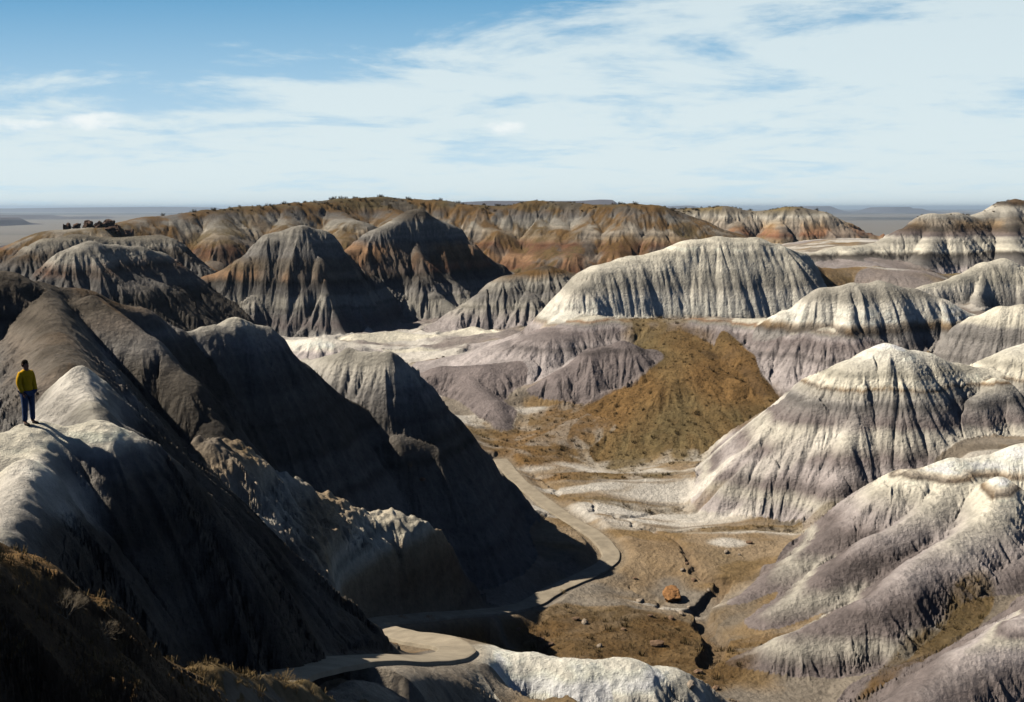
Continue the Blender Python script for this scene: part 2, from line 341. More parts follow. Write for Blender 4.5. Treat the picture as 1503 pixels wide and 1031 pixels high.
H = H + .10 * fbm(Xg, Yg, 1.1, 3, 31) * (Yg < 450) + .25 * fbm(Xg, Yg, 5., 2, 32) * (Yg < 450) + (.05 * fbm(Xg, Yg, .3, 2, 33) + .25*np.abs(fbm(Xg, Yg, 1.3, 3, 35))*(VEGH>.3)) * (Yg < 90)
# dripping rubble texture on the mid spur
rub = (ID == 4) * 1.0
H = H + blur(rub, 3) * (1.5 * np.abs(fbm(Xg, Yg, 3.6, 4, 41)) + .5 * np.abs(fbm(Xg, Yg, .9, 3, 42)) - .45)

hum = sstep(145, 165, Yg) * (1 - sstep(225, 250, Yg)) * sstep(-75, -55, Xg) * (1 - sstep(12, 28, Xg)) * (ID == 0)
H = H + blur(hum, 4) * (2.4 * (.32 - np.abs(fbm(Xg, Yg * .8, 16, 4, 45))) + .5 * np.abs(fbm(Xg, Yg, 4, 3, 46)))
# wash cut into the floor
wash = [(945,792,95.5),(985,800,93),(1010,822,89),(1022,845,85),(1058,858,82.5),(1045,885,79.5),(1025,905,77),(1040,935,72.5),(1052,960,69),(1040,985,65.5)]
wash2 = [(955,793,95.4),(1040,795,95.2),(1120,797,95),(1190,800,95)]
def pdist(poly, X, Y):
    best = np.full(X.shape, 1e9); zz = np.zeros(X.shape); tt = np.zeros(X.shape)
    for i, ((ax, ay, az), (bx, by, bz)) in enumerate(zip(poly[:-1], poly[1:])):
        dx, dy = bx - ax, by - ay; t = np.clip(((X - ax) * dx + (Y - ay) * dy) / (dx * dx + dy * dy), 0, 1)
        d = np.hypot(X - ax - t * dx, Y - ay - t * dy); u = d < best
        best = np.where(u, d, best); zz = np.where(u, az + t * (bz - az), zz); tt = np.where(u, i + t, tt)
    return best, zz, tt
nw = fbm(Xg, Yg, 2.0, 3, 51)
sl = slice(int(np.searchsorted(ys, 48)), int(np.searchsorted(ys, 125)))
d1, _, t1 = pdist([W(*q) for q in wash], Xg[sl] + nw[sl] * .9, Yg[sl] + nw[sl] * .6)
d2, _, _ = pdist([W(*q) for q in wash2], Xg[sl] + nw[sl] * .9, Yg[sl] + nw[sl] * .6)
dep = .3 + .5 * sstep(2, 6, t1)
wid = .30 + .45 * sstep(2, 6, t1)
d3 = np.full(d1.shape, 99.)
for pl_ in ([(780,702,114),(830,735,106),(880,765,100),(945,792,95.5)], [(1190,862,80),(1120,848,83),(1060,858,82.5)], [(930,865,82),(985,908,77),(1020,915,76)], [(1180,700,117),(1080,735,107),(960,750,103),(900,775,98)]):
    q_, _, _ = pdist([W(*q) for q in pl_], Xg[sl] + nw[sl] * 1.4, Yg[sl] + nw[sl] * .9); d3 = np.minimum(d3, q_)
H[sl] -= .22 * (1 - sstep(.12, .5, d3))
H[sl] -= dep * (1 - sstep(wid * .7, wid * 1.5, d1)) + .35 * (1 - sstep(.15, .5, d2))
WASH = np.zeros(H.shape); WASH[sl] = 1 - sstep(wid * .7, wid * 1.5, d1)

# path bed (the ground falls away on its valley side)
trail_pix = [(360,1010,23),(400,998,25),(450,982,27.5),(500,972,30),(560,968,33.5),(610,968,36),(648,967,38.5),(668,958,41),(662,948,43.5),(638,941,45.5),(600,935,47.5),(568,928,50),(548,921,52.5),(543,916,55.5),(560,912,58),(600,908,60.5),(650,903,63.5),(700,900,67.5),(745,895,71.5),(780,886,75.5),(806,870,79.2),(835,856,81.6),(864,843,83.8),(886,831,86),(896,816,88.5),(889,800,91),(869,783,94),(838,764,98),(800,738,103.5),(768,712,109),(748,692,114),(735,675,118)]
def smooth_poly(P, n=8):
    P = [np.array(p) for p in P]; out = []
    for i in range(len(P) - 1):
        p0, p1, p2, p3 = P[max(i - 1, 0)], P[i], P[i + 1], P[min(i + 2, len(P) - 1)]
        for k in range(n):
            t = k / n
            out.append(.5 * ((2 * p1) + (-p0 + p2) * t + (2 * p0 - 5 * p1 + 4 * p2 - p3) * t * t + (-p0 + 3 * p1 - 3 * p2 + p3) * t ** 3))
    out.append(P[-1]); return [tuple(p) for p in out]
TR = smooth_poly([W(*q) for q in trail_pix], 8)
sl = slice(int(np.searchsorted(ys, 30)), int(np.searchsorted(ys, 128)))
cs = slice(int(NU * .24), int(NU * .68))
dt, zt, tt = pdist(TR, Xg[sl, cs], Yg[sl, cs])
TA = np.array([t for t in TR if 57.5 < t[1] < 74]); TA = TA[np.argsort(TA[:, 0])]
Xs, Ys = Xg[sl, cs], Yg[sl, cs]
ytr = np.interp(Xs, TA[:, 0], TA[:, 1]); ztr = np.interp(Xs, TA[:, 0], TA[:, 2])
side = sstep(-8.2, -7.2, Xs) * (1 - sstep(-1.5, 6, Xs)) * sstep(-.2, 1.2, ytr - Ys) * sstep(47.5, 50.5, Ys)
cap = ztr - .3 - .16 * (ytr - Ys) + .25 * fbm(Xs, Ys, 1.5, 3, 55)
Hs = H[sl, cs]; H[sl, cs] = np.where(Hs > cap, Hs * (1 - side) + cap * side, Hs)
IDs = ID[sl, cs]; IDs[(side > .6) & (Hs > cap)] = 0
bl = 1 - sstep(1.15, 2.5 + 1.2 * (1 - sstep(40, 50, Yg[sl, cs])), dt)
zt = zt - .10; sub = H[sl, cs]
H[sl, cs] = sub * (1 - bl) + zt * bl + 3.2 * bl * (1 - bl) * (sub > zt + .4) * (Xs < -2) * np.abs(fbm(Xs, Ys, 1.5, 3, 57)) * 1.3
TRM = np.zeros(H.shape); TRM[sl, cs] = 1 - sstep(1.1, 2.0, dt)

# ------------------------------------------------------------------ colour (rock and soil, plus shade painted into the left spurs' dark grey)
gx, gy = grads(blur(H, 1)); SLO = np.sqrt(gx * gx + gy * gy)
COL = np.zeros(H.shape + (3,), np.float32)
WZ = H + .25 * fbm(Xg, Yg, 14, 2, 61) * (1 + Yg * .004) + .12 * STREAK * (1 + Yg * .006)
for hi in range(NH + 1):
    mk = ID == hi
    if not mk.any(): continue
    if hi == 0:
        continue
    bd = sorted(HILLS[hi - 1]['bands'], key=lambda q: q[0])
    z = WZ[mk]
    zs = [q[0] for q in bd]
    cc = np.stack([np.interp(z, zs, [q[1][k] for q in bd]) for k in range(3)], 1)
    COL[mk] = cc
# valley floor: soil, alkali crust, dry grass
mk = ID == 0
x, y = Xg[mk], Yg[mk]
c = lambda t: np.array(t, np.float32)
n1 = fbm(x, y * 2.2, 9, 4, 71); n2 = fbm(x, y, 3, 3, 72); n3 = fbm(x * .5, y * 2.0, 14, 3, 73)
soil = c((.30, .225, .145))[None] * (1 + .15 * n2[:, None])
grass = c((.22, .145, .065))[None]; salt = c((.56, .53, .48))[None]; pur = c((.30, .265, .255))[None]
v = sstep(-.05, .3, n1)[:, None] * .8
cc = soil * (1 - v) + grass * v
n4 = fbm(x * .35, y * 1.5, 5, 4, 74)
sm = (sstep(.0, .25, n3 * .5 + n4 + .25 * n2 + .05) * sstep(90, 99, y) * .85)[:, None]
cc = cc * (1 - sm) + salt * sm
xm = sstep(125, 155, y - .5*x)[:, None]*sstep(-.25,.2,fbm(x,y,12,3,75))[:, None]; cc = cc * (1 - xm) + pur * xm
sm2 = (sstep(150, 175, y) * sstep(.0, .3, n3 + .3 * n2 + .1))[:, None]; cc = cc * (1 - sm2) + salt * sm2
hm_ = (sstep(150, 170, y) * (1 - sstep(235, 260, y)) * sstep(-.05, .2, fbm(x, y * .8, 11, 4, 76)))[:, None] * .85; cc = cc * (1 - hm_) + c((.24, .205, .19)) * hm_
# plain beyond
fm = sstep(400, 600, y)[:, None]
p1 = fbm(x * .25, y, 500, 4, 81); p2 = fbm(x * .2, y, 2500, 3, 82)
pl = c((.19, .175, .155))[None] * (1 - sstep(-.1, .3, p1 * .6 + p2 * .7)[:, None]) + c((.07, .07, .07))[None] * sstep(-.1, .3, p1 * .6 + p2 * .7)[:, None]
cc = cc * (1 - fm) + pl * fm
COL[mk] = cc
for (px, py, D, rx, ry, s_) in [(950,697,119,14,1.3,.95),(1010,738,107,9,1.6,.95),(830,728,108,5,1.3,.8),(1090,712,114,7,.9,.9),(870,700,117,6,1.0,.8),(1068,815,91,1.6,1.0,.9),(1180,800,94,8,.7,.7),(990,902,77.5,4,.7,.7),(620,525,172,9,5,.9),(470,512,176,10,4,.8),(780,745,104,2.,2.,.5),(12,705,21.5,1.0,3.4,.9),(88,592,32,1.5,2.2,.85),(760,690,116,5,1.4,.8),(900,760,101,7,1.2,.7),(1040,770,99,6,1.2,.75),(1150,745,103,6,1.5,.6)]:
    wx, wy, _ = W(px, py, D); X = Xg - wx; Y = Yg - wy
    q = np.sqrt((X / rx) ** 2 + (Y / ry) ** 2); sl_ = slice(*iw_lo_hi(wy - 3 * ry - 4, wy + 3 * ry + 4)); q = q[sl_]
    m_ = ((1 - sstep(.6, 1.3, q + .6 * fbm(Xg[sl_] * .5, Yg[sl_] * 1.6, 4, 4, 93))) * s_)[..., None]
    COL[sl_] = COL[sl_] * (1 - m_) + c((.60, .56, .50)) * m_
# brown vegetated aprons
def patch(px, py, D, rx, ry, s=1.0, rot=0.):
    wx, wy, _ = W(px, py, D)
    a, b = iw_lo_hi(wy - 2.2 * max(rx, ry), wy + 2.2 * max(rx, ry))
    X = Xg[a:b] - wx; Y = Yg[a:b] - wy
    ca, sa = math.cos(rot), math.sin(rot)
    q = np.sqrt(((X * ca + Y * sa) / rx) ** 2 + ((-X * sa + Y * ca) / ry) ** 2)
    n = fbm(Xg[a:b], Yg[a:b], 7, 4, 91)
    m = (1 - sstep(.8, 1.15, q + .45 * n)) * s
    VEG[a:b] = np.maximum(VEG[a:b], m)
patch(900, 640, 127, 18, 10); patch(980,560,143,9,10); patch(870,605,135,7,5); patch(800,635,130,10,6); patch(1010, 560, 140, 9, 14); patch(760, 660, 123, 13, 7); patch(820,655,124,15,6); patch(1085,600,132,8,10); patch(1040, 640, 128, 10, 8); patch(960, 500, 156, 5, 8)
patch(1000, 850, 86, 8, 5, .3); patch(870, 930, 70, 9, 5.5, .9); patch(780, 960, 63, 7, 4, .9); patch(980, 960, 66, 5, 6, .8); patch(1120, 690, 119, 5, 2.5, .8); patch(900,715,113,9,1.6,.9)
patch(1330,985,62,7,1.5,.9,.75); patch(1420,900,69,5,1.5,.9,.9); patch(1180,790,95,14,1.3,.8); patch(1120,960,69,5,1.0,.6); patch(1270,395,212,10,5,.8); patch(640,538,168,3,2,.9)
patch(560,985,47,8,5,.8); patch(700,1010,46,3,3,.8); patch(960,755,104,7,1.3,.6); patch(1290,722,86,1,1,.1)
nv = fbm(Xg, Yg, 5, 4, 95); VEG *= 1 + np.minimum(VEGH, 0)
VG = np.maximum(VEG, sstep(.0, .35, VEGH * .9 + nv * .55 - .30 - .5 * sstep(.8, 1.3, SLO)))
vn = fbm(Xg, Yg, 1.6, 4, 96)[..., None]; vn2 = sstep(-.6, .25, fbm(Xg, Yg, 12, 3, 97))[..., None]
near = (1 - .38 * (1 - sstep(74, 84, Yg)) * (Yg > 44))[..., None]
vcol = near * (c(BROWN) * vn2 + c(OLIVE) * (1 - vn2)) * (1 + .45 * vn)
a = (VG * (1 - .35 * sstep(.2, .6, np.abs(STREAK)) ))[..., None]
a = np.clip(a * (1 + .3 * vn), 0, .95)
COL = COL * (1 - a) + vcol * a
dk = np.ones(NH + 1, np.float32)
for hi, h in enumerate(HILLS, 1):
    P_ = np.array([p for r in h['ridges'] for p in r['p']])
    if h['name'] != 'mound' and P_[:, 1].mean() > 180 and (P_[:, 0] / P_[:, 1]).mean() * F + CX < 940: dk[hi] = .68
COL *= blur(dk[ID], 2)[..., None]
# mineral streaks carried down the rills, dust
COL *= (1 + .09 * STREAK + .06 * STREAK2 + .10 * fbm(Xg, Yg, .9, 3, 98) * (Yg < 450))[..., None]
w3 = (WASH * .5)[..., None]; COL = COL * (1 - w3) + c((.2, .14, .09)) * w3
t3 = TRM[..., None] * .7; COL = COL * (1 - t3) + c((.26, .21, .15)) * t3
redm = sstep(1.25, 1.8, COL[..., 0] / COL[..., 2]) * (Yg < 480) * (1 - sstep(.3, .6, VG)) * sstep(-.25, .2, fbm(Xg, Yg, 9, 3, 99) + .35 * STREAK2) * .8
redm = redm[..., None]; COL = COL * (1 - redm) + (COL.mean(-1, keepdims=True) * c((1.12, 1.0, .85))) * redm
lay = vnoise(WZ * 1.7 + 3 + .25 * N25, WZ * 0 + 7.5) * .6 + vnoise(WZ * .6 + 1.3, WZ * 0 + 3.5) * .4
lay = np.tanh(lay * 3) * .5 + .5 * lay
COL *= (1 + .42 * lay * (1 - VG) * (ID > 0) * sstep(.15, .4, SLO))[..., None]
COL = np.clip(COL, .02, .8)
print('colour done')

# ------------------------------------------------------------------ materials
def mat(name):
    m = bpy.data.materials.new(name); m.use_nodes = True
    nt = m.node_tree; b = nt.nodes['Principled BSDF']; b.inputs['Roughness'].default_value = .95
    b.inputs['Specular IOR Level'].default_value = .15
    return m, nt, b
def N(nt, t, **kw):
    n = nt.nodes.new(t)
    for k, v in kw.items():
        if k.startswith('i_'): n.inputs[k[2:].replace('_', ' ')].default_value = v
        else: setattr(n, k, v)
    return n
def terrain_mat():
    m, nt, b = mat('badland_clay'); L = nt.links.new
    at = N(nt, 'ShaderNodeAttribute', attribute_name='albedo')
    geo = N(nt, 'ShaderNodeNewGeometry')
    n1 = N(nt, 'ShaderNodeTexNoise', i_Scale=1.7, i_Detail=8.0, i_Roughness=.72)
    n2 = N(nt, 'ShaderNodeTexVoronoi', i_Scale=3.2); n2.feature = 'F1'
    n3 = N(nt, 'ShaderNodeTexNoise', i_Scale=9.0, i_Detail=6.0, i_Roughness=.7)
    for n in (n1, n2, n3): L(geo.outputs['Position'], n.inputs['Vector'])
    mr = N(nt, 'ShaderNodeMapRange'); mr.inputs['From Min'].default_value = .3; mr.inputs['From Max'].default_value = .7
    mr.inputs['To Min'].default_value = .72; mr.inputs['To Max'].default_value = 1.25
    L(n1.outputs['Fac'], mr.inputs['Value'])
    mx = N(nt, 'ShaderNodeVectorMath', operation='SCALE')
    L(at.outputs['Color'], mx.inputs[0]); L(mr.outputs['Result'], mx.inputs['Scale'])
    L(mx.outputs['Vector'], b.inputs['Base Color'])
    ad = N(nt, 'ShaderNodeMath', operation='MULTIPLY_ADD'); ad.inputs[1].default_value = .5
    L(n3.outputs['Fac'], ad.inputs[0]); L(n1.outputs['Fac'], ad.inputs[2])
    ad2 = N(nt, 'ShaderNodeMath', operation='MULTIPLY_ADD'); ad2.inputs[1].default_value = .35
    L(n2.outputs['Distance'], ad2.inputs[0]); L(ad.outputs[0], ad2.inputs[2])
    bp = N(nt, 'ShaderNodeBump', i_Strength=.8, i_Distance=.32)
    L(ad2.outputs[0], bp.inputs['Height']); L(bp.outputs['Normal'], b.inputs['Normal'])
    return m
M_T = terrain_mat()
def simple(name, colr, var=.25, scale=6., bump=.3, rough=.9, bd=.05):
    m, nt, b = mat(name); L = nt.links.new; b.inputs['Roughness'].default_value = rough
    tc = N(nt, 'ShaderNodeTexCoord'); n1 = N(nt, 'ShaderNodeTexNoise', i_Scale=scale, i_Detail=6.0, i_Roughness=.65); L(tc.outputs['Object'], n1.inputs['Vector'])
    r = N(nt, 'ShaderNodeValToRGB'); r.color_ramp.elements[0].position = .3; r.color_ramp.elements[1].position = .7
    r.color_ramp.elements[0].color = tuple(q * (1 - var) for q in colr) + (1,); r.color_ramp.elements[1].color = tuple(min(1, q * (1 + var)) for q in colr) + (1,)
    L(n1.outputs['Fac'], r.inputs['Fac']); L(r.outputs['Color'], b.inputs['Base Color'])
    bp = N(nt, 'ShaderNodeBump', i_Strength=bump, i_Distance=bd); L(n1.outputs['Fac'], bp.inputs['Height']); L(bp.outputs['Normal'], b.inputs['Normal'])
    return m
M_path = simple('path_concrete', (.31, .265, .20), .25, .9, .25)
M_pathside = simple('path_edge', (.16, .10, .07), .2, 5.)
M_rock = simple('petrified_wood', (.32, .165, .07), .5, 3.5, 1.0, .9, .12)
M_rockd = simple('dark_sandstone', (.12, .075, .055), .4, 1.2, .6)
M_rockb = simple('brown_stone', (.20, .13, .085), .3, 3., .6)
M_rockg = simple('grey_stone', (.33, .27, .21), .3, 3., .6)
M_shrub = simple('dry_scrub', (.10, .07, .03), .4, 2., .2)
M_grass = simple('dry_grass', (.20, .14, .065), .35, 3., .2)
M_bush = simple('dead_twigs', (.20, .165, .12), .3, 12., .2)
M_far = simple('far_mesa_rock', (.095, .085, .095), .25, .002, 0)

def mesh_from_np(name, co, faces, material, colors=None, smooth=True):
    me = bpy.data.meshes.new(name)
    nv = len(co); nf = len(faces); k = faces.shape[1]
    me.vertices.add(nv); me.vertices.foreach_set('co', np.ascontiguousarray(co, np.float32).ravel())
    me.loops.add(nf * k); me.loops.foreach_set('vertex_index', np.ascontiguousarray(faces, np.int32).ravel())
    me.polygons.add(nf); me.polygons.foreach_set('loop_start', np.arange(0, nf * k, k, dtype=np.int32))
    try: me.polygons.foreach_set('loop_total', np.full(nf, k, np.int32))
    except Exception: pass
    me.update(calc_edges=True)
    me.polygons.foreach_set('use_smooth', np.full(nf, smooth, bool))
    if colors is not None:
        ca = me.color_attributes.new('albedo', 'FLOAT_COLOR', 'POINT')
        rgba = np.ones((nv, 4), np.float32); rgba[:, :3] = colors; ca.data.foreach_set('color', rgba.ravel())
    me.materials.append(material)
    return me
def link(name, me, parent=None, **props):
    o = bpy.data.objects.new(name, me); col_root.objects.link(o)
    if parent is not None: o.parent = parent
    for k_, v_ in props.items(): o[k_] = v_
    return o

# ------------------------------------------------------------------ terrain objects
ALL = np.stack([Xg, Yg, H], -1).reshape(-1, 3); CA = COL.reshape(-1, 3)
ii = (np.arange(NW - 1)[:, None] * NU + np.arange(NU - 1)[None, :])
quads = np.stack([ii, ii + 1, ii + NU + 1, ii + NU], -1)
fid = ID[:-1, :-1]
def sub_obj(name, mask):
    f = quads[mask]
    if len(f) < 30: return
    u, inv = np.unique(f.ravel(), return_inverse=True)
    me = mesh_from_np(name, ALL[u], inv.reshape(-1, 4), M_T, CA[u])
    link(name, me, kind='structure')
farrow = np.repeat((ys[:-1] >= 450)[:, None], NU - 1, 1)
sub_obj('valley_floor', (fid == 0) & ~farrow); sub_obj('plain', (fid == 0) & farrow)
for i, h in enumerate(HILLS, 1): sub_obj(h['name'], fid == i)
del quads
def gz(x, y): return float(sample(H, x, y))

# the ground as one sheet under and around everything
n = 60; r_ = np.linspace(-1, 1, n); r_ = np.sign(r_) * np.abs(r_) ** 3 * 45000
gxx, gyy = np.meshgrid(r_, r_); co = np.stack([gxx, gyy, np.full(gxx.shape, -79.)], -1).reshape(-1, 3)
i2 = (np.arange(n - 1)[:, None] * n + np.arange(n - 1)[None, :]); qq = np.stack([i2, i2 + 1, i2 + n + 1, i2 + n], -1).reshape(-1, 4)
link('ground', mesh_from_np('ground', co, qq, simple('plain_soil', (.21, .185, .15), .25, .001, 0)), kind='structure')

# ------------------------------------------------------------------ trail
tw = .84
TRA = np.array(TR); tan_ = np.gradient(TRA[:, :2], axis=0); tan_ /= np.linalg.norm(tan_, axis=1)[:, None]
nor = np.stack([-tan_[:, 1], tan_[:, 0]], 1)
rows = []
for s, dz in ((-1, -.16), (-1, 0), (-.9, .02), (.9, .02), (1, 0), (1, -.16)):
    wob = (1 + .06 * np.sin(np.arange(len(TRA)) * (.37 if s < 0 else .29)) + .03 * np.sin(np.arange(len(TRA)) * .91))[:, None]
    rows.append(np.column_stack([TRA[:, :2] + nor * s * wob * tw * (1 + (.04 if dz < 0 else 0)), TRA[:, 2] + .06 + dz]))
co = np.stack(rows, 1); nT = len(TRA)
qs = np.array([[i * 6 + j, i * 6 + j + 1, (i + 1) * 6 + j + 1, (i + 1) * 6 + j] for i in range(nT - 1) for j in range(5)])
link('trail', mesh_from_np('trail', co.reshape(-1, 3), qs, M_path, smooth=False), kind='structure')

# ------------------------------------------------------------------ far mesas
def mesa(name, prof, D, zb, depth, seed):
    # prof: (px, py) skyline; extruded block with talus slopes
    top = [W(px, py, D) for px, py in prof]; n = len(top); verts = []; 
    xs = np.array([t[0] for t in top]); zs = np.array([t[2] for t in top])
    xx = np.linspace(xs[0], xs[-1], 90); zz = np.interp(xx, xs, zs)
    lay = [(-1.0, 0), (-.55, .45), (-.42, .80), (-.33, 1.), (.33, 1.), (.55, .45), (1., 0)]
    for i, (x_, z_) in enumerate(zip(xx, zz)):
        for (dy, f) in lay:
            nn = mnoise.noise(Vector((x_ / 900 + seed, dy * 3, 0)))
            verts.append((x_, D + depth * (dy + .12 * nn), zb + (z_ - zb) * f))
    k = len(lay); f = [[i * k + j, i * k + j + 1, (i + 1) * k + j + 1, (i + 1) * k + j] for i in range(len(xx) - 1) for j in range(k - 1)]
    link(name, mesh_from_np(name, np.array(verts), np.array(f), M_far, smooth=False), kind='structure')
ZP = -74
mesa('mesa', [(1150,318),(1168,307),(1176,303),(1206,303),(1216,308),(1232,313),(1262,316),(1282,307),(1292,304.5),(1318,304),(1322,306),(1338,306.5),(1346,311),(1372,317),(1400,320)], 16000, ZP - 3, 1400, 1)
mesa('mesa', [(660,304),(680,298),(720,296),(840,296),(872,294),(888,294.5),(900,303),(930,306)], 5600, ZP - 3, 1500, 2)
mesa('mesa', [(970,306),(985,303),(1010,302),(1022,305),(1030,307)], 15000, ZP - 3, 800, 3)
mesa('mesa', [(-500,306),(-300,306.5),(0,306.5),(120,305),(240,304),(305,304.5),(316,307),(330,312)], 17000, ZP - 3, 1500, 4)
mesa('butte', [(-60,331),(-40,322),(-10,319.5),(5,320),(12,323),(24,331)], 4200, ZP - 2, 350, 5)
mesa('bluff', [(-400,318),(-200,316),(60,316),(80,319),(140,318),(160,321),(200,323)], 7000, ZP - 2, 500, 6)
mesa('bluff', [(-300,372),(-100,366),(0,362),(25,358),(45,359),(62,366),(80,374)], 1150, -58, 40, 7)

# ------------------------------------------------------------------ rocks
def rock_mesh(name, seed, sc=(1, 1, .8), rough=.35, sub=3, material=None, boxy=0.):
    import bmesh
    bm = bmesh.new(); bmesh.ops.create_icosphere(bm, subdivisions=sub, radius=1)
    rnd = random.Random(seed); off = Vector((rnd.random() * 50, rnd.random() * 50, rnd.random() * 50))
    planes = [(Vector((rnd.gauss(0, 1), rnd.gauss(0, 1), rnd.gauss(0, .7))).normalized(), rnd.uniform(.6, .85)) for _ in range(8)]
    for v in bm.verts:
        p = v.co.copy()
        d = 1 + rough * mnoise.noise(p * 1.4 + off) + rough * .5 * mnoise.noise(p * 3.7 + off) + rough * .25 * mnoise.noise(p * 9 + off)
        p *= d
        for nn, dd in planes:
            e = p.dot(nn) - dd
            if e > 0: p -= nn * e * .8
        v.co = Vector((p.x * sc[0], p.y * sc[1], p.z * sc[2]))
    me = bpy.data.meshes.new(name); bm.to_mesh(me); bm.free()
    me.polygons.foreach_set('use_smooth', [False] * len(me.polygons)); me.materials.append(material or M_rockg)
    return me
def hit(px, py, d0=9., d1=440.):
    """first point where the ray through a pixel of the layout meets the ground"""
    Ds = np.exp(np.linspace(math.log(d0), math.log(d1), 6000)); p = np.array([W(px, py, 1.0)]) * Ds[:, None]
    zz = sample(H, p[:, 0], p[:, 1]); k = np.argmax(p[:, 2] < zz)
    return tuple(p[k])
b = hit(985, 882, 60, 100)
o = link('boulder', rock_mesh('boulder', 3, (.9, .85, .72), .45, 4, M_rock)); o.location = (b[0], b[1], gz(b[0], b[1]) + .5)
o['label'] = 'large rounded orange boulder casting a shadow alone on the valley floor'; o['category'] = 'boulder'
# dark caprock knobs on the skyline at left
knob = [(103,331,1.1,1.25),(117,327,1.0,1.2),(134,326,1.25,1.45),(152,324,.6,1.5),(163,322,1.5,1.5),(176,321,1.6,1.1),(190,319,1.8,1.5),(204,321,1.2,1.1),(214,321,1.1,.8),(148,331,1.3,.8),(170,326,2.2,1.0)]
klab = ['leftmost dark knob of caprock on the left skyline','second dark caprock knob from the left end of the skyline row','tall broad dark rock standing third in the skyline row','thin upright dark rock finger on the left skyline','dark blocky rock just right of the thin rock finger','dark flat rock between two higher rocks on the left skyline','tallest dark rock at the crown of the left skyline outcrop','small dark rock right of the tallest outcrop rock','last low dark rock at the right end of the outcrop','low dark rock below the thin rock finger','long low dark ledge rock in front of the outcrop']
for i, (px, py, w_, h_) in enumerate(knob):
    x_, y_, z_ = W(px, py, 262)
    o = link('caprock_knob', rock_mesh('caprock_knob', 20 + i, (w_ * 1.1, w_, h_ * .8), .8, 4, M_rockd)); 
    y_ -= 2.; o.location = (x_, y_, gz(x_, y_) + h_ * .45); o.rotation_euler = (i * .3, .2, i * 1.7); o['label'] = klab[i]; o['category'] = 'rock'; o['group'] = 'dark caprock knobs on the left skyline'
protos = [rock_mesh('loose_rock', 60 + i, (1, .8, .6), .4, 2, M_rockg if i % 2 else M_rockb) for i in range(5)]
rpix = [(932,850,.22),(1066,812,.35),(1100,798,.35),(1012,893,.25),(985,908,.3),(1024,988,.35),(1014,1008,.3),(965,948,.55),(940,885,.45),(795,940,.3),(806,948,.35),(858,916,.4),(846,910,.3),(1002,838,.3),(1018,852,.3),(1008,828,.25),(1040,868,.25),(955,905,.25),(880,950,.3),(915,925,.25),(1050,1012,.3),(1000,902,.3),(760,925,.25),(1085,815,.2),(620,705,.3)]
pos = ['near the head of the wash','on the flat north of the wash','beside the thin side gully','just below the orange boulder','on the scrub left of the wash bend','at the lip of the lower wash','in the dark bank of the lower wash','dark, in the scrub above the white ridge','in shade left of the orange boulder','left of the scrub flat','in the scrub above the ridge crest','mid way across the brown scrub','above the middle of the brown scrub','on the left bank of the upper wash','inside the upper wash','at the top of the crumbled wash bank','at the wash bend','below and left of the boulder','low in the scrub by the white ridge','in the middle of the scrub flat','at the mouth of the wash','on the pale bar beside the wash','on the scrub nearest the path','beyond the upper wash on bare soil','on the dark spur by the shaded slope']
for i, (px, py, s) in enumerate(rpix):
    h_ = hit(px, py, 40, 130)
    o = link('loose_rock', protos[i % 5]); o.location = (h_[0], h_[1], gz(h_[0], h_[1]) + s * .25); o.scale = (s, s, s); o.rotation_euler = (0, 0, i * 1.3)
    o['label'] = 'small loose rock lying ' + pos[i]; o['category'] = 'rock'; o['group'] = 'small rocks scattered round the wash'

# ------------------------------------------------------------------ ground cover: scrub tufts on the brown slopes
def tufts(name, pts, sizes, material, blades=9, label=None):
    n = len(pts); V = []; Fc = []
    B = blades
    ang = rng.random((n, B)) * 6.283; rad = rng.random((n, B)) ** .5 * .5; ht = .5 + .6 * rng.random((n, B)); lean = .5 * rng.random((n, B)); wd = .025 + .035 * rng.random((n, B))
    P = np.array(pts)[:, None, :]; S = np.array(sizes)[:, None]
    bx = P[..., 0] + np.cos(ang) * rad * S; by = P[..., 1] + np.sin(ang) * rad * S; bz = P[..., 2] - .12 * S + 0 * ang
    tx = bx + np.cos(ang) * lean * S; ty = by + np.sin(ang) * lean * S; tz = bz + ht * S * (1 - .5 * rad)
    a2 = rng.random((n, B)) * 6.283; ox = np.cos(a2) * wd * S; oy = np.sin(a2) * wd * S
    co = np.stack([np.stack([bx - ox, by - oy, bz], -1), np.stack([bx + ox, by + oy, bz], -1), np.stack([tx + ox * .5, ty + oy * .5, tz], -1), np.stack([tx - ox * .5, ty - oy * .5, tz], -1)], 2).reshape(-1, 3)
    f = np.arange(len(co)).reshape(-1, 4)
    me = mesh_from_np(name, co, f, material, smooth=False)
    return link(name, me, kind='stuff')
def scatter(n, cond, y0, y1, thr, seed):
    r = np.random.default_rng(seed)
    w0, w1 = math.log(y0), math.log(y1)
    y = (r.random(n) * (y1 ** 2 - y0 ** 2) + y0 ** 2) ** .5; x = (r.random(n) * 1.25 - .60) * y
    v = sample(cond, x, y); k = v > thr + .3 * (r.random(n) - .5)
    x, y = x[k], y[k]; z = sample(H, x, y)
    return np.column_stack([x, y, z])
CV = VG * (1 - TRM) * (SLO < 1.1)
p = scatter(60000, CV, 45, 160, .55, 1); s = .10 + .22 * rng.random(len(p)) ** 2
tufts('dry_grass', p, s, M_grass, 12)
p = scatter(4500, CV, 50, 170, .6, 2); s = .15 + .4 * rng.random(len(p)) ** 2
tufts('low_scrub', p, s, M_shrub, 40)
p = scatter(26000, CV * (ID == 7), 9, 45, .3, 3); s = .05 + .13 * rng.random(len(p)) ** 2
tufts('dry_grass', p, s, M_grass, 22)
